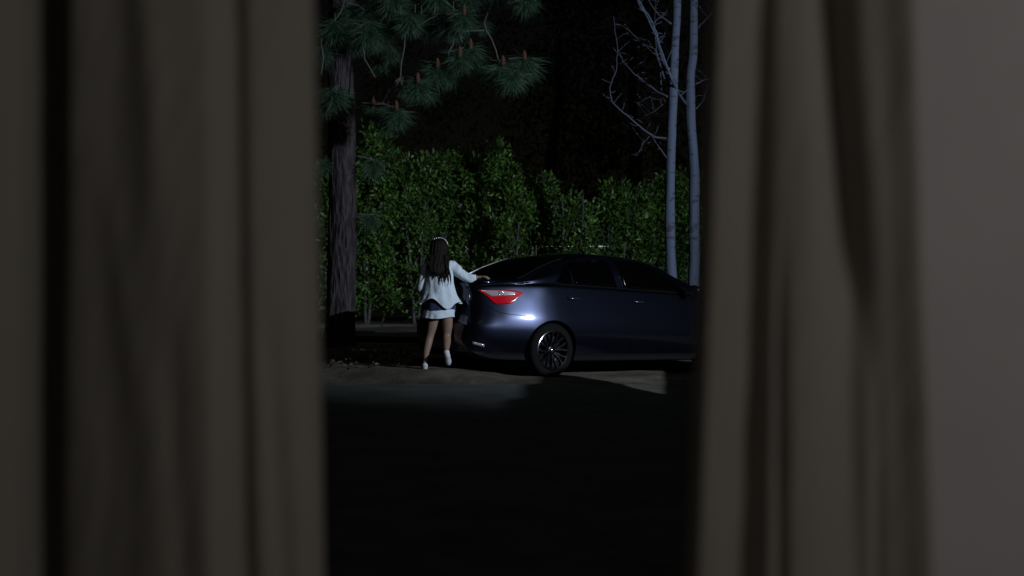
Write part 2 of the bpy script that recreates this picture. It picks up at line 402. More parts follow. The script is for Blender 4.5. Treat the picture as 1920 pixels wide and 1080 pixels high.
# ------------------------------------------------------------------ long-needled pine
PD = 20.6
pb = at(637, 664, PD)
pine = empty('pine_tree', (pb.x, PD, .1)); tag(pine, 'big pine with thick dark trunk, needle tufts and brown cones beside the left curtain', 'pine tree')
def rel(o, v): return Vector(v) - o.location
n = 44; V = []; F = []; H = 110
for i in range(H + 1):
    z = -.3 + 7.3 * i / H; r = .205 - .004 * z + .12 * max(0, .35 - z) ** 1.3 + .004
    cxo = .012 * z + .02 * math.sin(z * 1.1)
    for k in range(n):
        a = 2 * math.pi * k / n
        rr = r * (1 + .11 * noise.noise(Vector((math.cos(a) * 3.6, math.sin(a) * 3.6, z * .9))) + .07 * noise.noise(Vector((math.cos(a) * 9, math.sin(a) * 9, z * 2.8))))
        V.append((cxo + rr * math.cos(a), rr * math.sin(a), z))
for i in range(H):
    for k in range(n): F.append((i * n + k, i * n + (k + 1) % n, (i + 1) * n + (k + 1) % n, (i + 1) * n + k))
mesh_obj('trunk', V, F, M['pbark'], pine, True)
tufts = [ # px, py (crown point of the tuft), distance, size, cone
    (627, 40, 19.6, 1.0, 0), (660, 10, 19.8, 1.1, 0), (700, 0, 19.7, 1.1, 0), (690, 45, 19.5, 1.15, 0), (725, 25, 19.8, 1.1, 0), (665, 62, 19.9, .9, 0), (735, -10, 19.5, 1.1, 0), (712, 60, 19.9, .8, 0),
    (768, 25, 19.4, .95, 0), (800, 30, 19.8, 1.0, 0), (840, 28, 19.6, .95, 0), (778, -12, 19.8, 1, 0), (820, -18, 19.5, 1, 0), (870, 22, 19.3, .85, 1), (852, 45, 19.9, .8, 0), (880, -15, 19.7, .9, 0),
    (985, -14, 19.2, .95, 0), (930, -30, 19.6, .8, 0), (628, 165, 19.4, .95, 0), (610, 175, 19.7, .9, 0), (700, 195, 19.8, .75, 1), (743, 202, 19.3, 1.0, 1), (722, 212, 19.6, .8, 0),
    (783, 150, 19.3, .95, 1), (820, 122, 19.5, .95, 1), (845, 130, 19.7, .85, 0), (862, 100, 19.4, .9, 1), (882, 86, 19.6, .95, 1), (810, 165, 19.9, .6, 0), (905, 120, 19.8, .6, 0),
    (943, 118, 19.2, 1.1, 1), (983, 108, 19.4, 1.1, 1), (960, 135, 19.0, .9, 0), (712, 112, 20.3, .6, 0),
    (700, 300, 20.4, .8, 0), (692, 402, 20.5, .7, 0), (604, 300, 20.2, .6, 0), (735, 90, 20.0, .6, 0), (762, 160, 20.0, .5, 0), (605, 90, 19.8, .7, 0), (905, 35, 20.0, .6, 0)]
Cs = []; Ds = []; Ls = []
for (px, py, d, s, cn) in tufts:
    c = np.array(rel(pine, at(px, py, d))); k = int(520 * s)
    ang = RNG.uniform(0, 2 * math.pi, k); el = RNG.triangular(-1.5, -.85, .4, k)
    D = np.stack([np.cos(ang) * np.cos(el), np.sin(ang) * np.cos(el), np.sin(el)], 1)
    q = c + np.stack([RNG.normal(0, .03, k), RNG.normal(0, .03, k), RNG.uniform(-.14, .03, k)], 1)
    Cs.append(q); Ds.append(D); Ls.append(RNG.uniform(.22, .37, k) * s)
C = np.concatenate(Cs); D = np.concatenate(Ds); Ls = np.concatenate(Ls)
# each needle is two joined lengths so that it droops
leaf_mesh('crown', C, D, Ls, np.full(len(C), .0052), M['needle'], pine)
twigs = [[(640, -60), (645, 5), (640, 20), (628, 38)], [(645, 5), (670, 10), (684, 20)], [(760, 60), (758, 90), (752, 120), (751, 145), (735, 158), (727, 175), (716, 195)],
    [(751, 145), (740, 165), (729, 178), (728, 196)], [(751, 145), (753, 160), (763, 170)], [(925, 5), (915, 22), (908, 42), (912, 58), (921, 72), (930, 95), (934, 112), (943, 120)],
    [(908, 57), (880, 58), (860, 60)], [(860, 62), (866, 78), (876, 97), (882, 112)], [(851, 72), (850, 82), (841, 98), (839, 130)], [(940, -40), (925, 5)], [(830, 27), (860, 25), (870, 22)],
    [(604, 60), (602, 80), (606, 110), (602, 140)], [(681, 90), (684, 112), (695, 130), (703, 145)], [(727, -5), (724, 10), (722, 35)], [(668, 402), (690, 403), (700, 402)],
    [(645, 66), (690, 40), (740, 50), (760, 60)], [(745, 52), (780, 50), (815, 30), (830, 27)], [(637, 160), (628, 165)], [(668, 292), (680, 294), (700, 300)], [(640, -40), (720, -60), (860, -50), (985, -20)], [(700, 195), (716, 195), (743, 202)], [(820, 122), (783, 150)], [(934, 112), (983, 108)]]
for ti, tw in enumerate(twigs):
    b = MB(); pts = [rel(pine, at(px, py, 19.6)) for px, py in tw]; dense = []
    for p, q in zip(pts[:-1], pts[1:]): dense += wander(p, q, 3, .02, ti)[:-1]
    dense.append(pts[-1]); b.tube(dense, .011, 6); b.build('branch', M['twig'], pine, True)
for (px, py, d, s, cn) in tufts:
    if not cn: continue
    for (ox, oz) in ((0, 0),):
        c = rel(pine, at(px, py - 3, d - .1)); b = MB(); pr = []
        for j in range(15):
            t = j / 14; r = .028 * math.sin(math.pi * (.12 + .84 * t)) ** .7 * (1 + .22 * (j % 2)); pr.append((max(r, .002), -.07 + .15 * t))
        b.lathe(pr, 'z', 12, c=c); b.build('pine_cone', M['cone'], pine)
for (px, py) in ((778, 20), (790, 22), (815, 18), (850, 15), (628, 36), (629, 170), (750, 22), (755, 155)):
    c = rel(pine, at(px, py, 19.3)); b = MB(); b.tube([c + Vector((0, 0, -.03)), c + Vector((.003, 0, .09))], [.009, .004], 6); b.build('shoot', M['twig'], pine)

# ------------------------------------------------------------------ two bare pale trees
def bare_tree(path, rad, d, label, limbs, seed):
    b0 = at(*path[-1], d); root = empty('bare_tree', (b0.x, d, 0)); tag(root, label, 'bare tree', 'two bare pale trees behind the car')
    pts = [rel(root, at(px, py, d)) for px, py in path][::-1]; pts = [Vector((pts[0].x, pts[0].y, -.15))] + pts
    f = [pchip([i for i in range(len(pts))], [p[k] for p in pts]) for k in range(3)]
    V = []; F = []; n = 20; H = 110
    for i in range(H + 1):
        u = i / H * (len(pts) - 1); c = Vector([float(f[k](u)) for k in range(3)]); r = rad * (1 - .28 * i / H)
        for k in range(n):
            a = 2 * math.pi * k / n; rr = r * (1 + .09 * noise.noise(Vector((math.cos(a) * 2 + seed, math.sin(a) * 2, c.z * 2.2))))
            V.append((c.x + rr * math.cos(a), c.y + rr * math.sin(a), c.z))
    for i in range(H):
        for k in range(n): F.append((i * n + k, i * n + (k + 1) % n, (i + 1) * n + (k + 1) % n, (i + 1) * n + k))
    mesh_obj('trunk', V, F, M['wbark'], root, True)
    for li, (lm, r0) in enumerate(limbs):
        b = MB(); P = [rel(root, at(px, py, d + dd)) for px, py, dd in lm]; dense = []
        for p, q in zip(P[:-1], P[1:]): dense += wander(p, q, 4, .018, li + seed)[:-1]
        dense.append(P[-1]); m_ = len(dense)
        b.tube(dense, [r0 * (1 - .75 * i / m_) for i in range(m_)], 7)
        rs = random.Random(li * 13 + seed)
        for j in range(3, m_, 2):                               # side twigs with buds
            s = rs.choice((-1, 1)); e = dense[j] + Vector((s * rs.uniform(.05, .2), rs.uniform(-.12, .12), rs.uniform(-.06, .22)))
            mid = dense[j].lerp(e, .5) + Vector((0, 0, rs.uniform(-.03, .03)))
            b.tube([dense[j], mid, e], [r0 * .28, r0 * .2, .003], 5)
            for _ in range(3):
                q = mid.lerp(e, rs.random()); b.sphere(q, .009, 3)
        b.build('branch', M['wtwig'] if r0 < .022 else M['wbark'], root, True)
    return root
bare_tree([(1270, -60), (1269, 20), (1265, 90), (1262, 180), (1258, 280), (1256, 380), (1257, 470), (1259, 540)], .084, 21.7,
    'left one of the two bare pale trunks rising behind the car\'s windscreen',
    [([(1256, 130, 0), (1250, 128, -.1), (1240, 105, -.2), (1232, 65, -.2), (1222, 40, -.3), (1195, -5, -.4), (1180, -40, -.5)], .024),
     ([(1250, 260, 0), (1228, 257, -.1), (1205, 242, -.2), (1180, 220, -.3), (1160, 204, -.3), (1147, 190, -.4), (1143, 165, -.4), (1156, 130, -.4), (1158, 90, -.5), (1150, 30, -.5)], .017),
     ([(1253, 182, 0), (1232, 172, .1), (1205, 150, .2), (1188, 138, .2), (1168, 115, .3), (1158, 90, .3)], .017),
     ([(1253, 300, 0), (1235, 275, -.1), (1220, 252, -.2)], .013), ([(1218, 255, -.2), (1205, 270, -.2), (1198, 285, -.2), (1182, 292, -.2)], .006),
     ([(1259, 45, 0), (1235, 28, .1), (1220, 8, .1), (1205, -25, .2)], .016), ([(1256, 202, 0), (1240, 180, .1), (1238, 210, .2), (1246, 240, .2)], .009),
     ([(1240, 170, .1), (1238, 120, .1), (1231, 95, .1), (1228, 50, .1), (1229, 0, .1)], .010), ([(1246, 148, 0), (1228, 92, .1), (1205, 83, .2), (1185, 62, .2), (1170, 50, .2)], .013), ([(1220, 180, .1), (1200, 192, .1)], .005),
     ([(1235, 34, .1), (1260, 12, .1)], .006), ([(1244, 195, .1), (1225, 210, .1), (1208, 218, .1)], .005)], 3)
bare_tree([(1300, -60), (1300, 20), (1299, 100), (1294, 150), (1295, 230), (1300, 290), (1302, 340), (1301, 420), (1302, 480), (1300, 560)], .094, 22.6,
    'right one of the two bare pale trunks, with dark knots, close to the right curtain',
    [([(1286, 196, 0), (1272, 175, -.8), (1258, 145, -1.25), (1245, 110, -1.3), (1232, 72, -1.3), (1215, 35, -1.4), (1190, -10, -1.4)], .026),
     ([(1306, 55, 0), (1322, 38, -.1), (1345, 15, -.1)], .014), ([(1304, 158, 0), (1320, 150, .1), (1345, 146, .1)], .013), ([(1304, 205, 0), (1318, 190, .1), (1330, 150, .1)], .010)], 11)

# ------------------------------------------------------------------ dark trees far behind
for i, (px, d, top, wd, lab) in enumerate([(700, 44, -120, 3.2, 'dim dark tree far behind the pine trunk'), (1030, 46, -60, 2.6, 'faint dark tree far beyond the hedge in the centre'),
                                     (1175, 43, -90, 2.4, 'nearly black tree far beyond the gap in the hedge')]):
    b0 = at(px, 560, d); root = empty('far_tree', (b0.x, d, 0)); tag(root, lab, 'tree', 'dark trees far behind the hedge'); ht = at(px, top, d).z
    b = MB(); b.tube(wander((0, 0, -.2), (.3, 0, ht * .8), 10, .3, i), [.3 - .022 * k for k in range(11)], 10); b.build('trunk', M['darkbark'], root, True)
    Cs = []; Ds = []
    for _ in range(240):
        z = random.uniform(.22, 1) * ht; rr = wd * math.sin(math.pi * min(.97, .12 + .8 * z / ht)); a = random.uniform(0, 6.28); r = rr * random.random() ** .5
        c = np.array((r * math.cos(a), r * math.sin(a), z)); q = c + RNG.normal(size=(26, 3)) * .25; Cs.append(q); Ds.append(RNG.normal(size=(26, 3)) + np.array([0, 0, -.8]))
    C = np.concatenate(Cs); D = np.concatenate(Ds); leaf_mesh('crown', C, D, RNG.uniform(.12, .3, len(C)), RNG.uniform(.04, .09, len(C)), M['darkleaf'], root)

# added wire whose pale beads stand in for glints behind the car roof
wr = empty('glint_wire', (1.2, 24, 0)); tag(wr, 'thin added wire with tiny pale beads drawn as glints between hedge and car roof', 'wire')
chrome = mat('chrome', (.8, .8, .82), .12, 1); 
M['wire'] = mat('wire', (.05, .05, .05), .5, .6); M['clip'] = mat('clip', (.85, .9, .85), .35, .0)
b = MB(); b.tube([rel(wr, at(1005, 462, 24)), rel(wr, at(1170, 462, 24))], .003, 6)
b.build('wire', M['wire'], wr)
for px in (1005, 1170):
    q = rel(wr, at(px, 462, 24)); b = MB(); b.tube([(q.x, q.y, -.1), (q.x, q.y, q.z + .02)], .012, 8); b.build('stake', M['wire'], wr)
for px, r in ((1026, .006), (1035, .006), (1050, .007), (1066, .010), (1073, .008), (1107, .012), (1112, .009), (1124, .022), (1128, .018), (1134, .010), (1140, .008)):
    b = MB(); b.sphere(rel(wr, at(px, 462, 23.98)), r, 5, sc_=(1.3, 1, .8)); b.build('clip', M['clip'], wr, True)  # each clip is a pale bead drawing one glint

# leaf litter and pale stones at the foot of the pine
n = 260; px = RNG.uniform(600, 770, n); py = RNG.triangular(652, 676, 706, n); C = []
for a_, b_ in zip(px, py):
    d = CAMZ * FPX / (b_ - 480) * .95; p = at(a_, b_, d); C.append((p.x, p.y, gz(p.x, p.y) + .02 + random.random() * .015))
C = np.array(C); D = RNG.normal(size=(n, 3)) * np.array([1, 1, .25])
o = leaf_mesh('leaf_litter', C, D, RNG.uniform(.04, .10, n), RNG.uniform(.02, .05, n), M['litter'], None); tag(o, 'dry leaves and bark scraps scattered on the dirt at the pine\'s foot', 'leaf litter', kind='stuff')
for px_, py_, r, lab in ((679, 664, .040, 'palest rounded stone on the dirt right beside the pine trunk'), (665, 664, .035, 'grey stone touching the foot of the pine trunk'), (693, 682, .025, 'small pale stone in the leaf litter, nearer than the rounded one'),
                    (702, 666, .03, 'dull flat stone furthest right in the litter by the pine'), (657, 684, .022, 'tiny bluish stone lowest in the litter by the pine')):
    d = 19.4 - (py_ - 664) * .07; p = at(px_, py_, d); z = gz(p.x, p.y)
    b = MB(); b.sphere((0, 0, 0), r, 8); V = [Vector(v) * (1 + .35 * noise.noise(Vector(v) * 30 + Vector((r * 999, 0, 0)))) for v in b.V]; V = [(v.x * 1.3, v.y, v.z * .8) for v in V]
    o = mesh_obj('stone', V, b.F, M['pebble'], None, True); o.location = (p.x, p.y, z + r * .4); tag(o, lab, 'stone', 'stones at the foot of the pine')
# ------------------------------------------------------------------ dark blue saloon car
CA = R(37); PWX, PWY = .473, 16.6
car = empty('parked_car', (PWX - math.sin(CA) * .87, PWY + math.cos(CA) * .87, -.005), (0, R(2.0), CA))
car.rotation_mode = 'XYZ'
tag(car, 'dark blue four-door saloon car with one red tail lamp showing, the only car', 'car')
paint = mat('car_paint', (.021, .025, .046), .30, .96, spec=.5, coat=1, coat_rough=.10)
glass = mat('tinted_glass', (.0008, .0008, .001), .06, 0, spec=.5)
black = mat('black_trim_shade', (.003, .003, .003), .7, spec=.1); rubber = mat('tyre_rubber', (.006, .006, .006), .9, bump=.002, bump_s=60, spec=.1)
redl = mat('red_lens', (.50, .004, .014), .12, spec=.8, coat=1); clearl = mat('clear_lens', (.55, .56, .6), .15, .55, coat=1)
rimm = mat('machined_alloy', (.20, .20, .23), .2, 1); rimd = mat('dark_alloy', (.02, .02, .022), .35, .6)
Lk = [0, .06, .15, .3, .6, .98, 1.4, 2.0, 2.7, 3.4, 3.9, 4.3, 4.5, 4.62]
A_W = pchip([0, .06, .15, .3, .45, .6, .75, .9, 1.05, 1.2, 2.7, 3.4, 3.9, 4.3, 4.5, 4.62], [.54, .61, .66, .7135, .763, .808, .847, .874, .886, .888, .888, .885, .872, .82, .72, .60])
A_zb = pchip(Lk, [.30, .24, .21, .19, .18, .17, .17, .17, .17, .17, .17, .18, .2, .25])
A_Wb = pchip(Lk, [.435, .505, .555, .609, .703, .778, .783, .783, .783, .777, .755, .69, .60, .48])
A_zbelt = pchip(Lk, [1.0, 1.02, 1.035, 1.045, 1.06, 1.065, 1.055, 1.035, 1.01, .98, .92, .82, .70, .56])
A_top = pchip([0, .05, .15, .35, .62, .98, 1.4, 1.9, 2.3, 2.7, 3.1, 3.65, 3.9, 4.3, 4.5, 4.62], [1.075, 1.12, 1.135, 1.14, 1.15, 1.315, 1.435, 1.482, 1.475, 1.43, 1.27, 1.05, .985, .87, .76, .6])
A_zr = pchip([0, .05, .15, .6, .98, 1.3, 1.6, 2.0, 2.5, 2.8, 3.2, 3.6, 3.9, 4.3, 4.5, 4.62], [1.06, 1.095, 1.108, 1.12, 1.262, 1.362, 1.405, 1.42, 1.405, 1.345, 1.185, 1.035, .965, .85, .74, .585])
A_Wr = pchip([0, .15, .6, .98, 1.4, 2.0, 2.7, 3.2, 3.6, 3.9, 4.3, 4.62], [.46, .60, .635, .60, .575, .585, .58, .63, .70, .68, .6, .42])
A_face = pchip([.2, .3, .42, .58, .66, .74, .95, 1.06, 1.14, 1.5], [.05, .01, 0, .005, .05, .075, .085, .05, .03, .03])
def section(L):
    W = float(A_W(L)); zb = float(A_zb(L)); Wb = float(A_Wb(L)); zt = float(A_zbelt(L)); top = float(A_top(L)); zr = float(A_zr(L)); Wr = float(A_Wr(L))
    h = zt - zb
    P = [(0, zb), (W * .6, zb), (W * .93, zb + .01), (W - .05, zb + .07), (W - .010, zb + .28 * h), (W, zb + .42 * h), (W - .010, zb + .55 * h), (W - .027, zb + .65 * h), (W - .066, zb + .83 * h), (Wb + .007, zt - .03),
         (Wb - .008, zt), (Wb - .04, zt + .02), ((Wb - .04) * .5 + Wr * .5 + .03, (zt + .02 + zr) / 2), (Wr + .012, zr - .02), (Wr - .035, zr + .014), (Wr * .55, top - .012), (0, top)]
    return P
def crom(P, sub):
    P = [np.array(p, float) for p in P]; out = []
    for i in range(len(P) - 1):
        p0 = P[max(i - 1, 0)]; p1 = P[i]; p2 = P[i + 1]; p3 = P[min(i + 2, len(P) - 1)]
        if i == 0: p0 = np.array([-P[1][0], P[1][1]])
        if i == len(P) - 2: p3 = np.array([-P[i][0], P[i][1]])
        for k in range(sub):
            t = k / sub; m1 = (p2 - p0) * .4; m2 = (p3 - p1) * .4
            out.append((2 * t**3 - 3 * t**2 + 1) * p1 + (t**3 - 2 * t**2 + t) * m1 + (-2 * t**3 + 3 * t**2) * p2 + (t**3 - t**2) * m2)
    out.append(P[-1]); return out
Ls_ = sorted(set([0, .008, .02, .035, .05, .07, .09, .12] + [round(.15 + .05 * i, 4) for i in range(85)] + [4.45, 4.5, 4.54, 4.58, 4.6, 4.62]))
Ls_ = [l for l in Ls_ if l <= 4.62]
V = []; F = []; rings = []
for L in Ls_:
    half = crom(section(L), 5); n = len(half)
    ring = []
    def xx(y, z, w=.6):
        f = (1 - sstep(0, .45, L)) ; g = sstep(4.1, 4.62, L)
        return L - .98 + (float(A_face(z)) - .05 * max(0, 1 - (y / .62) ** 2)) * f - g * .22 * max(0, z - .5) + g * .1 * max(0, 1 - (y / .62) ** 2)
    for (y, z) in half: ring.append(len(V)); V.append((xx(y, z), -y, z))
    for (y, z) in half[1:-1][::-1]: ring.append(len(V)); V.append((xx(y, z), y, z))
    rings.append((ring, n))
for (r0, n), (r1, _) in zip(rings[:-1], rings[1:]):
    m_ = len(r0)
    for k in range(m_): F.append((r0[k], r0[(k + 1) % m_], r1[(k + 1) % m_], r1[k]))
def cap(ring, n, flip, L):
    """close an end with strips from the right to the left half of the ring"""
    right = ring[:n]; left = [ring[0]] + ring[n:][::-1] + [ring[n - 1]]
    K = 14; grid = []
    for i in range(n):
        a = Vector(V[right[i]]); c = Vector(V[left[i]])
        if i in (0, n - 1): grid.append([right[i]] * (K + 1)); continue
        row = [right[i]]
        w_ = abs(a.y)
        for k in range(1, K):
            t = k / K; y = a.y + (c.y - a.y) * t; bul = (.05 if not flip else -.1) * ((1 - (y / .62) ** 2) - (1 - (w_ / .62) ** 2))
            row.append(len(V)); V.append((a.x - bul, y, a.z))
        row.append(left[i]); grid.append(row)
    for i in range(n - 1):
        for k in range(K):
            f = []
            for q in (grid[i][k], grid[i + 1][k], grid[i + 1][k + 1], grid[i][k + 1]):
                if q not in f: f.append(q)
            if len(f) > 2: F.append(tuple(f[::-1] if flip else f))
cap(rings[0][0], rings[0][1], False, 0); cap(rings[-1][0], rings[-1][1], True, 4.62)
me = bpy.data.meshes.new('body'); me.from_pydata(V, [], F); me.update()
bmx = bmesh.new(); bmx.from_mesh(me); bmesh.ops.remove_doubles(bmx, verts=bmx.verts, dist=1e-5); bmesh.ops.recalc_face_normals(bmx, faces=bmx.faces); 
BODY = BVHTree.FromBMesh(bmx); bmx.to_mesh(me); bmx.free()
bod = link('body', me, [paint, black], car, True)
mc = MB()
for ax in (0, 2.70):
    for s in (-1, 1):
        mc.lathe([(.001, s * .55), (.352, s * .55), (.352, s * 1.2), (.001, s * 1.2)], 'y', 64, c=(ax, 0, .312))
cut = mesh_obj('cutter', mc.V, mc.F, black)
bc = bmesh.new(); bc.from_mesh(cut.data); bmesh.ops.remove_doubles(bc, verts=bc.verts, dist=.004); bmesh.ops.recalc_face_normals(bc, faces=bc.faces); bc.to_mesh(cut.data); bc.free()
bo = bod.modifiers.new('b', 'BOOLEAN'); bo.operation = 'DIFFERENCE'; bo.object = cut; bo.solver = 'MANIFOLD'; 
try: bo.material_mode = 'TRANSFER'
except Exception: pass
cut.matrix_world = Matrix.Identity(4); bod.parent = None
dg = bpy.context.evaluated_depsgraph_get(); dg.update()
nm = bpy.data.meshes.new_from_object(bod.evaluated_get(dg)); bod.modifiers.clear(); bod.data = nm; nm.name = 'body'; bod.parent = car
bpy.data.objects.remove(cut)
nm.materials.clear(); nm.materials.append(paint); nm.materials.append(black)
for p in nm.polygons:
    c = p.center; inside = False
    for ax in (0, 2.7):
        if math.hypot(c.x - ax, c.z - .312) < .356 and abs(c.y) > .3 and c.z > .0:
            rr = math.hypot(c.x - ax, c.z - .312); rad = Vector((c.x - ax, 0, c.z - .312)).normalized()
            if rr > .345 and abs(p.normal.dot(rad)) > .8 or abs(c.y) < .6: inside = True
    p.material_index = 1 if (inside or c.z < .275) else 0  # lowest body painted black to stand in for the shade along the sill
    p.use_smooth = not inside
nm.set_sharp_from_angle(angle=R(38)) if hasattr(nm, 'set_sharp_from_angle') else None

def hit(o, d, off=.004):
    h, nrm, _, _ = BODY.ray_cast(Vector(o), Vector(d).normalized())
    if h is None: return None
    if nrm.dot(Vector(d)) > 0: nrm = -nrm
    return h + nrm * off
def patch(name, fn, ns, nt, m, parent, off=.004, thick=.0):
    """fn(s,t) -> (ray origin, direction)"""
    V = []; 
    for i in range(ns + 1):
        for j in range(nt + 1):
            o, d = fn(i / ns, j / nt); p = hit(o, d, off)
            if p is None: p = Vector(o) + Vector(d).normalized() * 1.2
            V.append(p)
    F = [(i * (nt + 1) + j, (i + 1) * (nt + 1) + j, (i + 1) * (nt + 1) + j + 1, i * (nt + 1) + j + 1) for i in range(ns) for j in range(nt)]
    o = mesh_obj(name, V, F, m, parent, True)
    if off > .002: s = o.modifiers.new('t', 'SOLIDIFY'); s.thickness = off * 1.6; s.offset = 0
    return o
def side(sgn, bot, top, le=None, re=None):
    """bot/top: list of (L,z); interpolated"""
    fb = [pchip(np.linspace(0, 1, len(bot)), [p[k] for p in bot]) for k in (0, 1)]; ft = [pchip(np.linspace(0, 1, len(top)), [p[k] for p in top]) for k in (0, 1)]
    def fn(s, t):
        L = float(fb[0](s)) * (1 - t) + float(ft[0](s)) * t; z = float(fb[1](s)) * (1 - t) + float(ft[1](s)) * t
        return (L - .98, sgn * 2, z), (0, -sgn, 0)
    return fn
zb_ = lambda L: float(A_zbelt(L)) + .035
zr_ = lambda L: float(A_zr(L)) - .028
for sgn in (-1, 1):
    q = patch('side_window', side(sgn, [(1.10, zb_(1.1) + .012), (1.22, zb_(1.22)), (1.355, zb_(1.355))], [(1.105, zb_(1.1) + .022), (1.2, 1.20), (1.33, zr_(1.33) - .02)]), 10, 8, glass, car)
    q = patch('side_window', side(sgn, [(1.385, zb_(1.385)), (1.7, zb_(1.7)), (2.05, zb_(2.05))], [(1.36, zr_(1.36) - .008), (1.7, zr_(1.7)), (1.985, zr_(1.985))]), 12, 8, glass, car)
    q = patch('side_window', side(sgn, [(2.17, zb_(2.17)), (2.6, zb_(2.6)), (3.24, zb_(3.24) + .0)], [(2.10, zr_(2.10)), (2.5, zr_(2.5)), (3.22, zb_(3.24) + .022)]), 16, 8, glass, car)
    rd = patch('rear_door', side(sgn, [(1.42, .27), (1.7, .27), (2.085, .27)], [(1.21, 1.03), (1.7, 1.03), (2.085, 1.015)]), 14, 14, paint, car, .0012)
    fd = patch('front_door', side(sgn, [(2.10, .27), (2.6, .27), (3.16, .27)], [(2.10, 1.015), (2.6, 1.0), (3.2, .975)]), 14, 14, paint, car, .0012)
    for Lh, zh, dp in ((1.30, .925, rd), (2.33, .900, fd)):
        a = hit((Lh - .98 - .09, sgn * 2, zh), (0, -sgn, 0), .0); c = hit((Lh - .98 + .09, sgn * 2, zh - .004), (0, -sgn, 0), .0)
        b = MB(); o_ = Vector((0, sgn * .034, 0))
        b.tube([a + Vector((0, sgn * .002, 0)), a.lerp(c, .12) + o_ * .8, a.lerp(c, .5) + o_, a.lerp(c, .88) + o_ * .8, c + Vector((0, sgn * .002, 0))], [.008, .013, .014, .013, .008], 10)
        b.build('handle', mat('handle_paint', (.06, .065, .1), .18, .7, coat=1) if 'handle_paint' not in bpy.data.materials else bpy.data.materials['handle_paint'], dp, True)
    for ln in ([(1.425, .30), (1.41, .45), (1.31, .70), (1.225, .9), (1.20, 1.03)], [(2.092, .27), (2.092, .6), (2.092, 1.02)], [(3.17, .27), (3.2, .6), (3.22, .98)], [(.20, .82), (.27, .765), (.40, .728), (.56, .715), (.63, .71)]):
        fL = pchip(range(len(ln)), [p[0] for p in ln]); fz = pchip(range(len(ln)), [p[1] for p in ln])
        pts = [hit((float(fL(u)) - .98, sgn * 2, float(fz(u))), (0, -sgn, 0), .0006) for u in np.linspace(0, len(ln) - 1, 22)]
        b = MB(); b.tube(pts, .0032, 6); b.build('shut_line', black, car, True)
    # mirror
    mr = MB(); mr.sphere((3.12 - .98, sgn * .99, 1.06), .1, 10, sc_=(.62, 1.0, .66)); mo = mr.build('wing_mirror', paint, car, True)
    mr = MB(); mr.tube([(3.17 - .98, sgn * .86, 1.0), (3.14 - .98, sgn * .96, 1.03)], .02, 8); mr.build('mirror_arm', black, mo, True)
    mr = MB(); mr.box((3.12 - .98 - .062, sgn * .99, 1.06), (.004, .13, .085)); mr.build('mirror_glass', chrome, mo)
    # tail lamp wrapping round the corner
    cL = (.75 - .98, sgn * .15)
    def tl(zt, zb, th0, th1, sgn=sgn, cL=cL):
        def fn(s, t):
            th = R(th0 + (th1 - th0) * s); z = zb(s) * (1 - t) + zt(s) * t
            d = Vector((math.cos(th), sgn * -math.sin(th), 0)); o = Vector((cL[0], cL[1], z)) + d * 2
            return o, -d
        return fn
    zt = pchip([0, .5, .85, 1], [.995, 1.003, .996, .978]); zbt = pchip([0, .15, .38, .62, 1], [.988, .93, .835, .838, .972])
    lamp = patch('tail_light', tl(lambda s: float(zt(s)), lambda s: float(zbt(s)), -149, -103), 26, 8, redl, car, .007)
    patch('reversing_lens', tl(lambda s: float(zt(s * .9)) - .006 - .012 * s, lambda s: max(float(zbt(s * .66)) + .004, .915 + .03 * s), -147, -112), 20, 5, clearl, lamp, .011)
    for (th, z) in ((-130, .975), (-126.5, .972), (-130, .948), (-126.5, .945)):
        d = Vector((math.cos(R(th)), -sgn * math.sin(R(th)), 0)); p = hit(Vector((cL[0], cL[1], z)) + d * 2, -d, .010)
        b = MB(); b.sphere(p, .016, 6); b.build('bulb_reflector', chrome, lamp, True)
    # low bumper reflector
    b = patch('bumper_reflector', tl(lambda s: .405 - .03 * s, lambda s: .375 - .03 * s, -150, -141), 5, 2, mat('pale_reflector', (.55, .5, .55), .2, .5) if 'pale_reflector' not in bpy.data.materials else bpy.data.materials['pale_reflector'], car, .006)
# rear glass and windscreen
def down(L0, L1, w0, w1):
    def fn(s, t):
        L = L0 + (L1 - L0) * t; w_ = w0 + (w1 - w0) * t; return (L - .98, -w_ + 2 * w_ * s, 2.5), (0, 0, -1)
    return fn
patch('rear_window', down(.645, 1.34, .585, .50), 20, 14, glass, car)
patch('windscreen', down(2.72, 3.60, .50, .60), 20, 14, glass, car)
for sgn in (1, -1):
    b = MB(); pts = [hit((L - .98, sgn * (.60 + (.512 - .60) * (L - .62) / .74), 2.5), (0, 0, -1), .006) for L in np.linspace(.62, 1.36, 12)]
    b.tube(pts, .008, 6); b.build('glass_trim', black if sgn < 0 else mat('lit_trim', (.55, .55, .58), .35, .9) if 'lit_trim' not in bpy.data.materials else bpy.data.materials['lit_trim'], car, True)  # far trim pale, near trim black: edge highlight put into the colour
    b = MB(); pts = [hit((L - .98, sgn * 2, float(A_zbelt(L)) + .025), (0, -sgn, 0), .003) for L in np.linspace(1.1, 3.25, 30)]; b.tube(pts, .006, 6); b.build('belt_trim', black, car, True)
# boot lid lip, number plate recess stays dark
b = MB(); b.tube([hit((-1.4 + .5, y, 2.5), (0, 0, -1), .006) + Vector((.0, 0, 0)) if False else hit((.045 - .98, y, 2.5), (0, 0, -1), .004) for y in np.linspace(-.5, .5, 18)], .013, 8); b.build('boot_spoiler', paint, car, True)
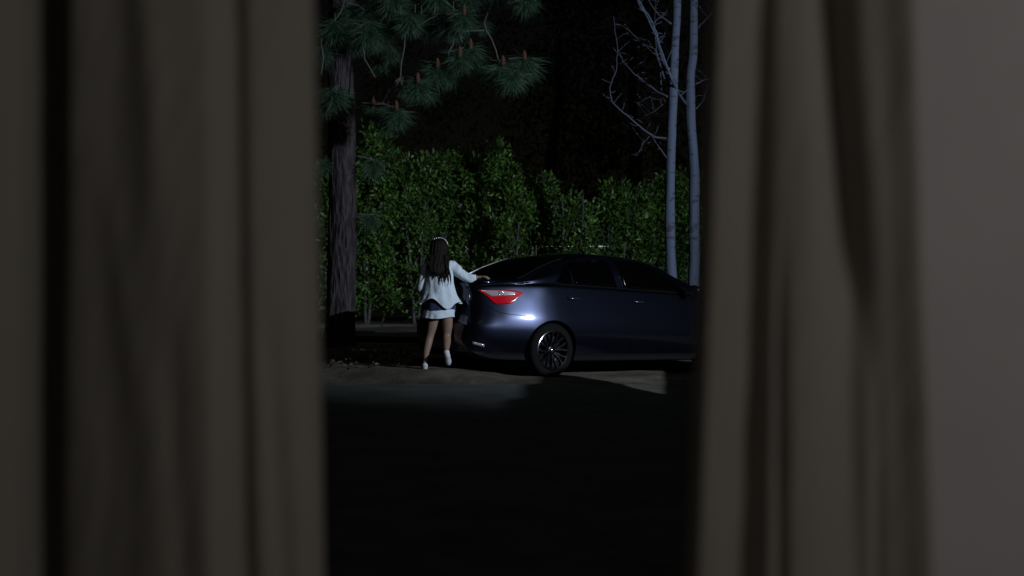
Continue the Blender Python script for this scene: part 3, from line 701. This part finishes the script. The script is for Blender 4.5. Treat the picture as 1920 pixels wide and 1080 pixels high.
# wheels
def wheel(ax, sgn):
    t = MB(); y0 = sgn * .765
    R_ = .316
    prof = [(.222, -.10), (.250, -.106), (.285, -.104), (.306, -.092), (R_, -.07), (R_, -.035), (R_ - .007, -.033), (R_ - .007, -.027), (R_, -.025), (R_, .025), (R_ - .007, .027), (R_ - .007, .033), (R_, .035), (R_, .07), (.306, .092), (.285, .104), (.250, .106), (.222, .10)]
    wh = empty('wheel', (ax, y0, R_ - .004)); wh.parent = car
    t.lathe([(r, sgn * h) for r, h in prof], 'y', 56); t.build('tyre', rubber, wh, True)
    r = MB(); r.lathe([(.224, sgn * -.1), (.224, sgn * .098), (.232, sgn * .106), (.226, sgn * .108), (.214, sgn * .100), (.205, sgn * .06), (.2, sgn * -.09)], 'y', 64)
    r.lathe([(.2, sgn * .0), (.001, sgn * .0)], 'y', 32, m=1)
    r.lathe([(.001, sgn * .088), (.036, sgn * .086), (.052, sgn * .078), (.058, sgn * .03)], 'y', 24)
    for k in range(8):                                  # eight forked spokes
        a0 = 2 * math.pi * k / 8 + .2
        for s in (-1, 1):
            aO = a0 + s * .21; aI = a0 + s * .10
            pin = Vector((math.cos(aI) * .048, sgn * .078, math.sin(aI) * .048)); pm = Vector((math.cos(a0 + s * .13) * .13, sgn * .088, math.sin(a0 + s * .13) * .13)); pout = Vector((math.cos(aO) * .216, sgn * .096, math.sin(aO) * .216))
            pts = [pin, pm, pout]; w_ = [.0075, .0065, .010]; n0 = len(r.V)
            tv = (pout - pin).normalized(); sv = tv.cross(Vector((0, 1, 0))).normalized()
            Vv = []
            for p_, ww in zip(pts, w_):
                Vv += [p_ - sv * ww, p_ + sv * ww, p_ + sv * ww * 1.3 - Vector((0, sgn * .035, 0)), p_ - sv * ww * 1.3 - Vector((0, sgn * .035, 0))]
            r.add(Vv, [(0, 1, 5, 4), (4, 5, 9, 8)], 0); r.add(Vv, [(1, 2, 6, 5), (5, 6, 10, 9), (0, 4, 7, 3), (4, 8, 11, 7)], 1)
    r.build('rim', [rimm, rimd], wh)
    h = MB(); h.sphere((0, sgn * .086, 0), .026, 8, sc_=(1, .4, 1)); h.build('hub_cap', chrome, wh, True)
for ax in (0, 2.70):
    for sgn in (-1, 1): wheel(ax, sgn)
# ------------------------------------------------------------------ woman seen from behind, reaching for the car
PY = 16.42; pr0 = at(825, 600, PY)
per = empty('person', (pr0.x, PY, gz(pr0.x, PY) + .0))
tag(per, 'woman with long dark hair in a loose white blouse and short skirt, touching the car', 'person')
def pp(px, py, dy=0): return at(px, py, PY + dy) - per.location
skin = mat('skin', (.24, .155, .12), .5, spec=.4, noise_s=8, noise_a=.12)
white_c = mat('white_blouse', (.52, .61, .71), .9, bump=.012, bump_s=16); navy = mat('navy_cloth', (.018, .026, .085), .85)
hairm = mat('dark_hair', (.0075, .0042, .0032), .55, spec=.12, bump=.01, bump_s=30, stretch=(5, 5, .6)); shoe = mat('white_shoe', (.5, .52, .58), .4)
VV = []; EE = []; RR = []
def ch(parent, pts):
    for (p, r) in pts:
        VV.append(p); RR.append(r)
        if parent is not None: EE.append((parent, len(VV) - 1))
        parent = len(VV) - 1
    return parent
def hand(w, d, up, side_):
    """palm, four fingers and a thumb from wrist vertex w; d forward, side_ thumb side"""
    p = VV[w]; d = d.normalized(); s = side_.normalized(); c = up.normalized()
    pal = ch(w, [(p + d * .045, .021), (p + d * .08, .019)]); P = VV[pal]
    for k, (o, L) in enumerate(((-.027, .058), (-.009, .070), (.009, .074), (.027, .066))):
        q = P + s * o + d * .008; k1 = ch(pal, [(q, .0095), (q + d * L * .5 + s * o * .1 - c * .004, .0085), (q + d * L * .8 - c * .020, .008), (q + d * L - c * .034, .007)])
    th = p + d * .03 + s * .026; ch(w + 1 if False else pal - 1, [(th, .011), (th + d * .025 + s * .022 - c * .006, .0095), (th + d * .052 + s * .03 - c * .014, .0085)])
pel = ch(None, [(pp(826, 572), .115)])
sp = ch(pel, [(pp(826, 556), .098), (pp(825, 540), .088), (pp(824, 522), .100), (pp(823, 505), .095)])
nk = ch(sp, [(pp(823, 491), .055), (pp(823, 483), .044), (pp(823, 474, .01), .062), (pp(823, 464, .01), .076), (pp(823, 455, .005), .070)])
nose = ch(nk - 1, [(pp(823, 467, .095), .016)])
for s_, pts in ((1, [(pp(838, 495), .055), (pp(846, 497), .050), (pp(857, 507, -.02), .040), (pp(868, 515, -.03), .036), (pp(881, 520, -.03), .033), (pp(892, 520, -.03), .024)]),
                (-1, [(pp(808, 498), .055), (pp(801, 502), .050), (pp(794, 520, .0), .040), (pp(790, 540, .02), .035), (pp(797, 551, .12), .031), (pp(805, 556, .22), .022)])):
    wr_ = ch(sp, pts)
    if s_ == 1: hand(wr_, Vector((1, 0, .08)), Vector((0, 0, 1)), Vector((0, 1, .1)))
    else: hand(wr_, Vector((.3, .8, .1)), Vector((0, 0, 1)), Vector((1, -.2, .1)))
ll = ch(pel, [(pp(814, 582), .086), (pp(811, 606), .070), (pp(806, 630, .03), .049), (pp(803, 643, .015), .051), (pp(799, 660, .0), .042), (pp(797, 679, -.01), .029)])
ch(ll, [(pp(797, 687, -.03), .030)]); ch(ll, [(pp(797, 687, .07), .032), (pp(796, 690, .15), .024)])
rl_ = ch(pel, [(pp(839, 582), .086), (pp(839, 606, .03), .071), (pp(838, 630, .06), .049), (pp(838, 641, .0), .051), (pp(837, 652, -.09), .040), (pp(837, 661, -.17), .028)])
ch(rl_, [(pp(838, 664, -.22), .028)]); ch(rl_, [(pp(840, 675, -.17), .032), (pp(841, 683, -.13), .024)])
me = bpy.data.meshes.new('body'); me.from_pydata([tuple(v) for v in VV], EE, []); me.update()
pb_ = link('body', me, skin, per)
sk = pb_.modifiers.new('skin', 'SKIN'); sk.use_smooth_shade = True; sk.branch_smoothing = .6
lay = me.skin_vertices[0].data if me.skin_vertices else None
if lay is None:
    bms = bmesh.new(); bms.from_mesh(me); bms.verts.layers.skin.verify(); bms.to_mesh(me); bms.free(); lay = me.skin_vertices[0].data
for i, r in enumerate(RR): lay[i].radius = (r, r); lay[i].use_root = (i == 0)
sb = pb_.modifiers.new('sub', 'SUBSURF'); sb.levels = 2; sb.render_levels = 2

def loft(rings_, m, name, parent, n=96, rad=None, hem=None, top=None):
    """rings: (px, py, half width px, depth m, dy)"""
    k = FPX / PY; t = np.linspace(0, 1, len(rings_)); f = [pchip(t, [r[i] for r in rings_]) for i in range(5)]
    V = []; NR = 46
    for i in range(NR + 1):
        u = i / NR; px, py, hw, dd, dy = [float(g(u)) for g in f]
        for j in range(n):
            a = 2 * math.pi * j / n; mod = 1 + (rad(a, u) if rad else 0)
            yy = py + (hem(a, u) if hem else 0)
            c = pp(px, yy, dy); V.append((c.x + hw / k * math.cos(a) * mod, c.y + dd * math.sin(a) * mod, c.z))
    F = [(i * n + j, i * n + (j + 1) % n, (i + 1) * n + (j + 1) % n, (i + 1) * n + j) for i in range(NR) for j in range(n)]
    return V, F
def nz(a, u, f=2.5, s=0): return noise.noise(Vector((math.cos(a) * f, math.sin(a) * f, u * 2.2 + s)))
# a: 0 right, -pi/2 towards the camera, pi left
def hem(a, u):
    x = math.cos(a); back = max(0, -math.sin(a))
    v = 2 * math.sin(a * 5 + 1) - 5 * math.exp(-((x + .45) / .25) ** 2) * min(1, back * 3) + 13 * math.exp(-((x - .35) / .42) ** 2) * min(1, back * 3) + 11 * max(0, -x) ** 8 + 4 * max(0, x) ** 6
    return v * sstep(.55, 1, u)
V, F = loft([(823, 487, 9, .055, 0), (823, 491, 17, .085, 0), (824, 497, 25, .105, 0), (824, 510, 26, .125, -.005), (824, 528, 26, .13, -.005), (825, 545, 29, .14, -.01), (825, 556, 34, .155, -.01), (826, 564, 38.5, .17, -.01)],
            None, 'blouse', per, rad=lambda a, u: (.05 + .14 * u) * nz(a, u, 2.6) + .05 * sstep(.4, 1, u) * math.sin(a * 9 + 2 * math.sin(a * 2)) + .02 * nz(a, u * 4, 6, 3), hem=hem)
bl = MB(); bl.add(V, F)
def sleeve(pts, rads, seed):
    d = []; 
    f = [pchip(np.linspace(0, 1, len(pts)), [p[k] for p in pts]) for k in range(3)]; fr_ = pchip(np.linspace(0, 1, len(pts)), rads)
    P = [Vector([float(g(t)) for g in f]) for t in np.linspace(0, 1, 26)]; n0 = len(bl.V)
    bl.tube(P, [float(fr_(t)) for t in np.linspace(0, 1, 26)], 20, caps=False)
    for i in range(n0, len(bl.V)):
        c = P[(i - n0) // 20]; v = Vector(bl.V[i]); bl.V[i] = tuple(c + (v - c) * (1 + .34 * noise.noise(v * 13 + Vector((seed, 0, 0))) + .12 * noise.noise(v * 34)))
sleeve([pp(840, 497), pp(848, 500), pp(857, 508, -.02), pp(868, 516, -.03), pp(880, 522, -.03), pp(893, 521, -.03)], [.062, .068, .062, .058, .052, .034], 1)
sleeve([pp(808, 500), pp(800, 504), pp(794, 521), pp(790, 540, .02), pp(796, 552, .12), pp(804, 556, .2)], [.062, .066, .066, .06, .05, .036], 5)
o = bl.build('blouse', white_c, per, True); s = o.modifiers.new('t', 'SOLIDIFY'); s.thickness = .003
# navy skirt and its white pleated underlayer
V, F = loft([(825, 552, 25, .12, 0), (825, 566, 28, .135, 0), (825, 581, 29.5, .145, 0)], None, 'skirt', per, rad=lambda a, u: .02 * u * math.sin(a * 11), hem=lambda a, u: 2 * math.sin(a * 2) * u)
o = mesh_obj('skirt', V, F, navy, per, True); s = o.modifiers.new('t', 'SOLIDIFY'); s.thickness = .003
V, F = loft([(825, 578.5, 28, .135, 0), (822.5, 586, 29.5, .146, 0), (821.5, 595.5, 30, .15, 0)], None, 'h', per, rad=lambda a, u: .022 * u * math.sin(a * 12 + 2 * math.sin(a * 3)) + .05 * nz(a, u) * u, hem=lambda a, u: u * (1.2 * math.sin(a * 3) - 1.0 * math.cos(a)))
o = mesh_obj('skirt_hem', V, F, white_c, per, True); s = o.modifiers.new('t', 'SOLIDIFY'); s.thickness = .003; o['label'] = 'white pleated hem below the navy skirt'
# hair
hr = lambda a, u: .10 * noise.noise(Vector((math.cos(a) * 5, math.sin(a) * 5, u * 2.5))) * (.4 + u) + .04 * math.sin(a * 17 + u * 9)
V, F = loft([(823, 446.5, 2, .015, -.01), (823, 448.5, 9, .06, -.012), (823, 453, 14.5, .092, -.02), (823, 463, 16.5, .10, -.03), (821.5, 477, 16.5, .085, -.055), (820, 490, 19, .07, -.09), (818, 502, 18, .055, -.12), (820, 511, 11, .04, -.14), (822, 517, 4, .02, -.145)],
            None, 'hair', per, rad=hr)
hb = MB(); hb.add(V, F)
for k in range(26):
    x0 = random.uniform(801, 840); x1 = x0 + random.uniform(-4, 4) + (3 if x0 > 815 else -3); y1 = (508 if x0 < 812 else 532 if x0 > 820 else 520) + random.uniform(-9, 6); r = random.uniform(.009, .019); am = random.uniform(.8, 3.0); ph = random.uniform(0, 6)
    pts = [pp(x0 + (x1 - x0) * t + am * math.sin(t * 5.5 + ph) * min(1, t * 1.6), 478 + (y1 - 478) * t, -.10 - .06 * t + .015 * math.sin(t * 9 + k) - random.uniform(0, .004)) for t in np.linspace(0, 1, 16)]
    hb.tube(pts, [r * (1.1 - 1.0 * t ** 2.2) for t in np.linspace(0, 1, 16)], 7)
hb.build('hair', hairm, per, True)
b = MB(); arc = [pp(823 + 15.5 * math.cos(a), 459 - 12.5 * math.sin(a), -.02) for a in np.linspace(-.1, math.pi * .82, 24)]
arc = [p + (p - pp(823, 462, -.02)).normalized() * .006 for p in arc]
b.tube(arc, .004, 8)
for a in (.15, .42, .7, 1.6, 1.9, 2.15):
    p = pp(823 + 16 * math.cos(a), 459 - 13.2 * math.sin(a), -.03); b.sphere(p, .008, 5)
b.build('hair_band', mat('pearl_band', (.75, .72, .85), .2, .3, coat=1), per, True)
for s_ in (-1, 1):
    b = MB(); b.sphere(pp(823 + s_ * 5, 463, .078), .012, 6); b.build('eye', mat('eye_white', (.6, .6, .6), .2) if 'eye_white' not in bpy.data.materials else bpy.data.materials['eye_white'], per, True)
# shoes
def shoe_(heel, toe, ank, name='shoe'):
    b = MB(); P = [heel.lerp(toe, t) for t in np.linspace(0, 1, 9)]; b.tube(P, [.022, .033, .035, .034, .035, .038, .036, .028, .010], 14)
    st = [ank + (heel - ank) * .1, heel]; b.tube([ank, heel.lerp(ank, .5), heel], [.034, .035, .03], 12)
    b.build(name, shoe, per, True)
shoe_(pp(797, 688.5, -.045), pp(796, 690.5, .19), pp(797, 682, -.012)); shoe_(pp(838, 662, -.235), pp(841.5, 685, -.12), pp(837, 660, -.18))
